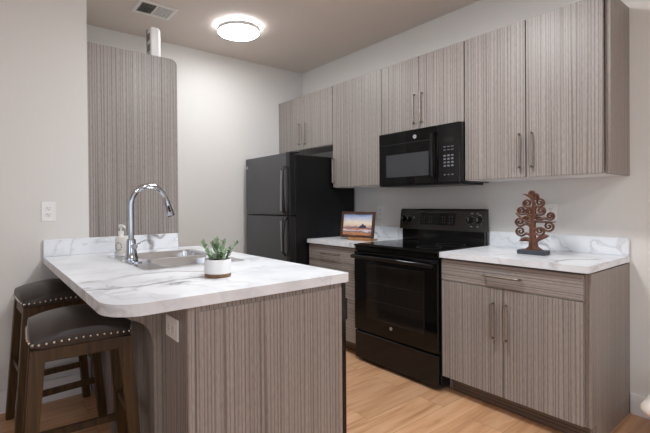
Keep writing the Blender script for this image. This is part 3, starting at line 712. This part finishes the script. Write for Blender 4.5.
# trunk
T = [uv(178, 372), uv(177, 355), uv(175, 320), uv(172, 270), uv(175, 215), uv(182, 165), uv(180, 120), uv(168, 90), uv(145, 76), uv(122, 70)]
limb(T, [.043, .023, .0165, .0145, .0130, .010, .008, .007, .0055, .001], .012)
limb(bez(uv(170, 345), uv(165, 300), uv(104, 325)), [.006+.008*math.sin(k/10*3.14)*(k/10) for k in range(10)]+[.001])
limb(bez(uv(185, 345), uv(195, 300), uv(256, 292)), [.006+.009*math.sin(k/10*3.14)*(k/10) for k in range(10)]+[.001])
limb(bez(uv(178, 210), uv(240, 225), uv(292, 218)), [.008]*4+[.007, .006, .005, .004, .003, .002, .001])
limb(bez(uv(172, 235), uv(120, 215), uv(82, 175)), [.008]*4+[.007, .006, .005, .004, .003, .002, .001])
def spiral(c, r, start, sense, base):
    cc = uv(*c); R_ = r*K*.95; pts = []
    for k in range(30):
        s = k/29; a = math.radians(start)+sense*s*3.3*math.pi; q = R_*(1-s*.86)
        pts.append(cc+Vector((q*math.cos(a), 0, q*math.sin(a))))
    b0 = uv(*base); tg = Vector((-math.sin(math.radians(start)), 0, math.cos(math.radians(start))))*sense
    ln = (pts[0]-b0).length*.5
    br = bez(b0, pts[0]-tg*ln, pts[0], 8)[:-1]
    tube(tr, br+pts, [.008]*8+[.0064]*8+[.0056]*10+[.0048]*12, 8, (AX, .0115))
for c, r, stt, sn, b in (((190, 88), 20, 180, -1, (180, 120)), ((172, 68), 17, 270, -1, (172, 98)), ((212, 116), 25, 250, 1, (183, 160)), ((146, 121), 25, 290, -1, (178, 160)),
                         ((218, 160), 24, 250, 1, (180, 205)), ((155, 166), 22, 300, -1, (178, 205)), ((114, 160), 24, 300, -1, (172, 225)), ((264, 187), 23, 240, 1, (180, 228)),
                         ((104, 222), 27, 320, -1, (172, 262)), ((256, 242), 29, 230, 1, (178, 262)), ((108, 274), 28, 320, -1, (173, 312)), ((212, 268), 26, 230, 1, (176, 318)), ((204, 205), 17, 230, 1, (178, 240)), ((138, 205), 17, 310, -1, (174, 240))):
    spiral(c, r, stt, sn, b)
obj('carved_tree', tr, carv, t, True, local=True)

# ------------------------------------------------------------------ stools
def make_stool(label, loc, rz):
    t = thing('bar_stool', label, 'stool', loc, rz, 'nailhead leather bar stools')
    D, Wd, zn = .175, .185, .712
    bm = BM(); N = 18; g = []
    def sq(u, v_):   # square -> rounded rectangle
        k = .10
        return Vector((D*u*(1-k*v_**6), Wd*v_*(1-k*u**6)))
    for i in range(N+1):
        row = []
        for j in range(N+1):
            u, v_ = -1+2*i/N, -1+2*j/N; p = sq(u, v_)
            zz = zn+.018+.045*(1-abs(u)**2.4)+.028*(1-abs(v_)**2.2)
            row.append(bm.verts.new((p.x*.985, p.y*.985, zz)))
        g.append(row)
    for i in range(N):
        for j in range(N): bm.faces.new((g[i][j], g[i+1][j], g[i+1][j+1], g[i][j+1]))
    border = [g[i][0] for i in range(N)]+[g[N][j] for j in range(N)]+[g[i][N] for i in range(N, 0, -1)]+[g[0][j] for j in range(N, 0, -1)]
    prev = border
    for s, dz in ((1.02, .008), (1.02, .028), (.99, .035)):
        ring = [bm.verts.new((b.co.x*s, b.co.y*s, (zn+.018+(b.co.z-zn-.018)*(1-dz/.035*.9))-dz)) for b in border]
        for k in range(len(ring)): bm.faces.new((prev[k], prev[(k+1) % len(ring)], ring[(k+1) % len(ring)], ring[k]))
        prev = ring
    bm.faces.new(prev)
    rim = [Vector((b.co.x*1.024, b.co.y*1.024, zn+.018+(b.co.z-zn-.018)*.35-.018)) for b in border]
    seat = obj('seat', bm, leather, t, True, local=True, label='dark padded leather seat')
    bm = BM(); L = []; tot = 0
    for k in range(len(rim)): tot += (rim[(k+1) % len(rim)]-rim[k]).length
    step = tot/54; acc = 0
    for k in range(len(rim)):
        a, b = rim[k], rim[(k+1) % len(rim)]; ln = (b-a).length
        while acc < ln:
            p = a.lerp(b, acc/ln); bmesh.ops.create_uvsphere(bm, u_segments=8, v_segments=5, radius=.0066, matrix=Matrix.Translation(p)); acc += step
        acc -= ln
    obj('nailhead_trim', bm, nail_m, seat, True, local=True, label='row of round silver nailheads')
    bm = BM(); zt = zn-.0178
    for a in ((-.155, .155, -.172, -.152), (-.155, .155, .152, .172), (-.16, -.14, -.152, .152), (.14, .16, -.152, .152)): box(bm, a[0], a[1], a[2], a[3], zt-.05, zt, .002)
    obj('apron', bm, walnut, t, local=True)
    tops, bots = [], []
    for sx_ in (-1, 1):
        for sy_ in (-1, 1):
            a = Vector((sx_*.142, sy_*.152, zt-.0005)); b = Vector((sx_*.168, sy_*.205, 0)); h = .0235; bm = BM()
            rings = [[bm.verts.new(c+Vector((i*h*s, j*h*s, 0))) for i, j in ((-1, -1), (1, -1), (1, 1), (-1, 1))] for c, s in ((b, .85), (a, 1.05))]
            for k in range(4): bm.faces.new((rings[0][k], rings[0][(k+1) % 4], rings[1][(k+1) % 4], rings[1][k]))
            bm.faces.new(rings[0][::-1]); bm.faces.new(rings[1])
            bmesh.ops.bevel(bm, geom=bm.edges[:], offset=.003, segments=2, affect='EDGES')
            obj('leg', bm, walnut, t, local=True); tops.append(a); bots.append(b)
    def at(k, zz): s = zz/(zt); return bots[k].lerp(tops[k], s)
    for i, j, zz in ((0, 1, .22), (2, 3, .22), (0, 2, .34), (1, 3, .34)):
        a, b = at(i, zz), at(j, zz); d_ = (b-a).normalized(); s_ = d_.cross(Vector((0, 0, 1))); bm = BM()
        rings = [[bm.verts.new(c+s_*x_*.009+Vector((0, 0, z_*.016))) for x_, z_ in ((-1, -1), (1, -1), (1, 1), (-1, 1))] for c in (a, b)]
        for k in range(4): bm.faces.new((rings[0][k], rings[0][(k+1) % 4], rings[1][(k+1) % 4], rings[1][k]))
        bm.faces.new(rings[0][::-1]); bm.faces.new(rings[1])
        obj('stretcher', bm, walnut, t, local=True)
    return t
make_stool('leather nailhead bar stool under the rounded corner of the peninsula top', (1.835, -2.668, 0), math.radians(-4))
make_stool('leather nailhead bar stool closest to the wall with the outlet', (1.02, -2.66, 0), math.radians(4))

# ------------------------------------------------------------------ white bench cut by the frame
t = thing('low_bench', 'glossy white rounded cushion end near the baseboard, beyond the cabinet side', 'bench', (3.6, -.4, 0))
bm = BM(); L = rounded_loop(3.224, 3.95, -.6, -.2, 0, (.06, .06, .06, .06)); rings = []
for k in range(9):
    a = math.radians(-90+180*k/8); s = math.cos(a); ins = .05*(1-s)
    rings.append([bm.verts.new((3.593+(p[0]-3.593)*(1-ins/.357), -.4+(p[1]+.4)*(1-ins/.2), .272+.042*math.sin(a))) for p in L])
for A, B in zip(rings, rings[1:]):
    for k in range(len(L)): bm.faces.new((A[k], A[(k+1) % len(L)], B[(k+1) % len(L)], B[k]))
bm.faces.new(rings[0][::-1]); bm.faces.new(rings[-1])
obj('cushion', bm, cush_m, t, True)
for x in (3.42, 3.88):
    for y in (-.53, -.27): obj('leg', tube(BM(), [(x, y, 0), (x, y, .23)], .012, 12), nickel, t, True)
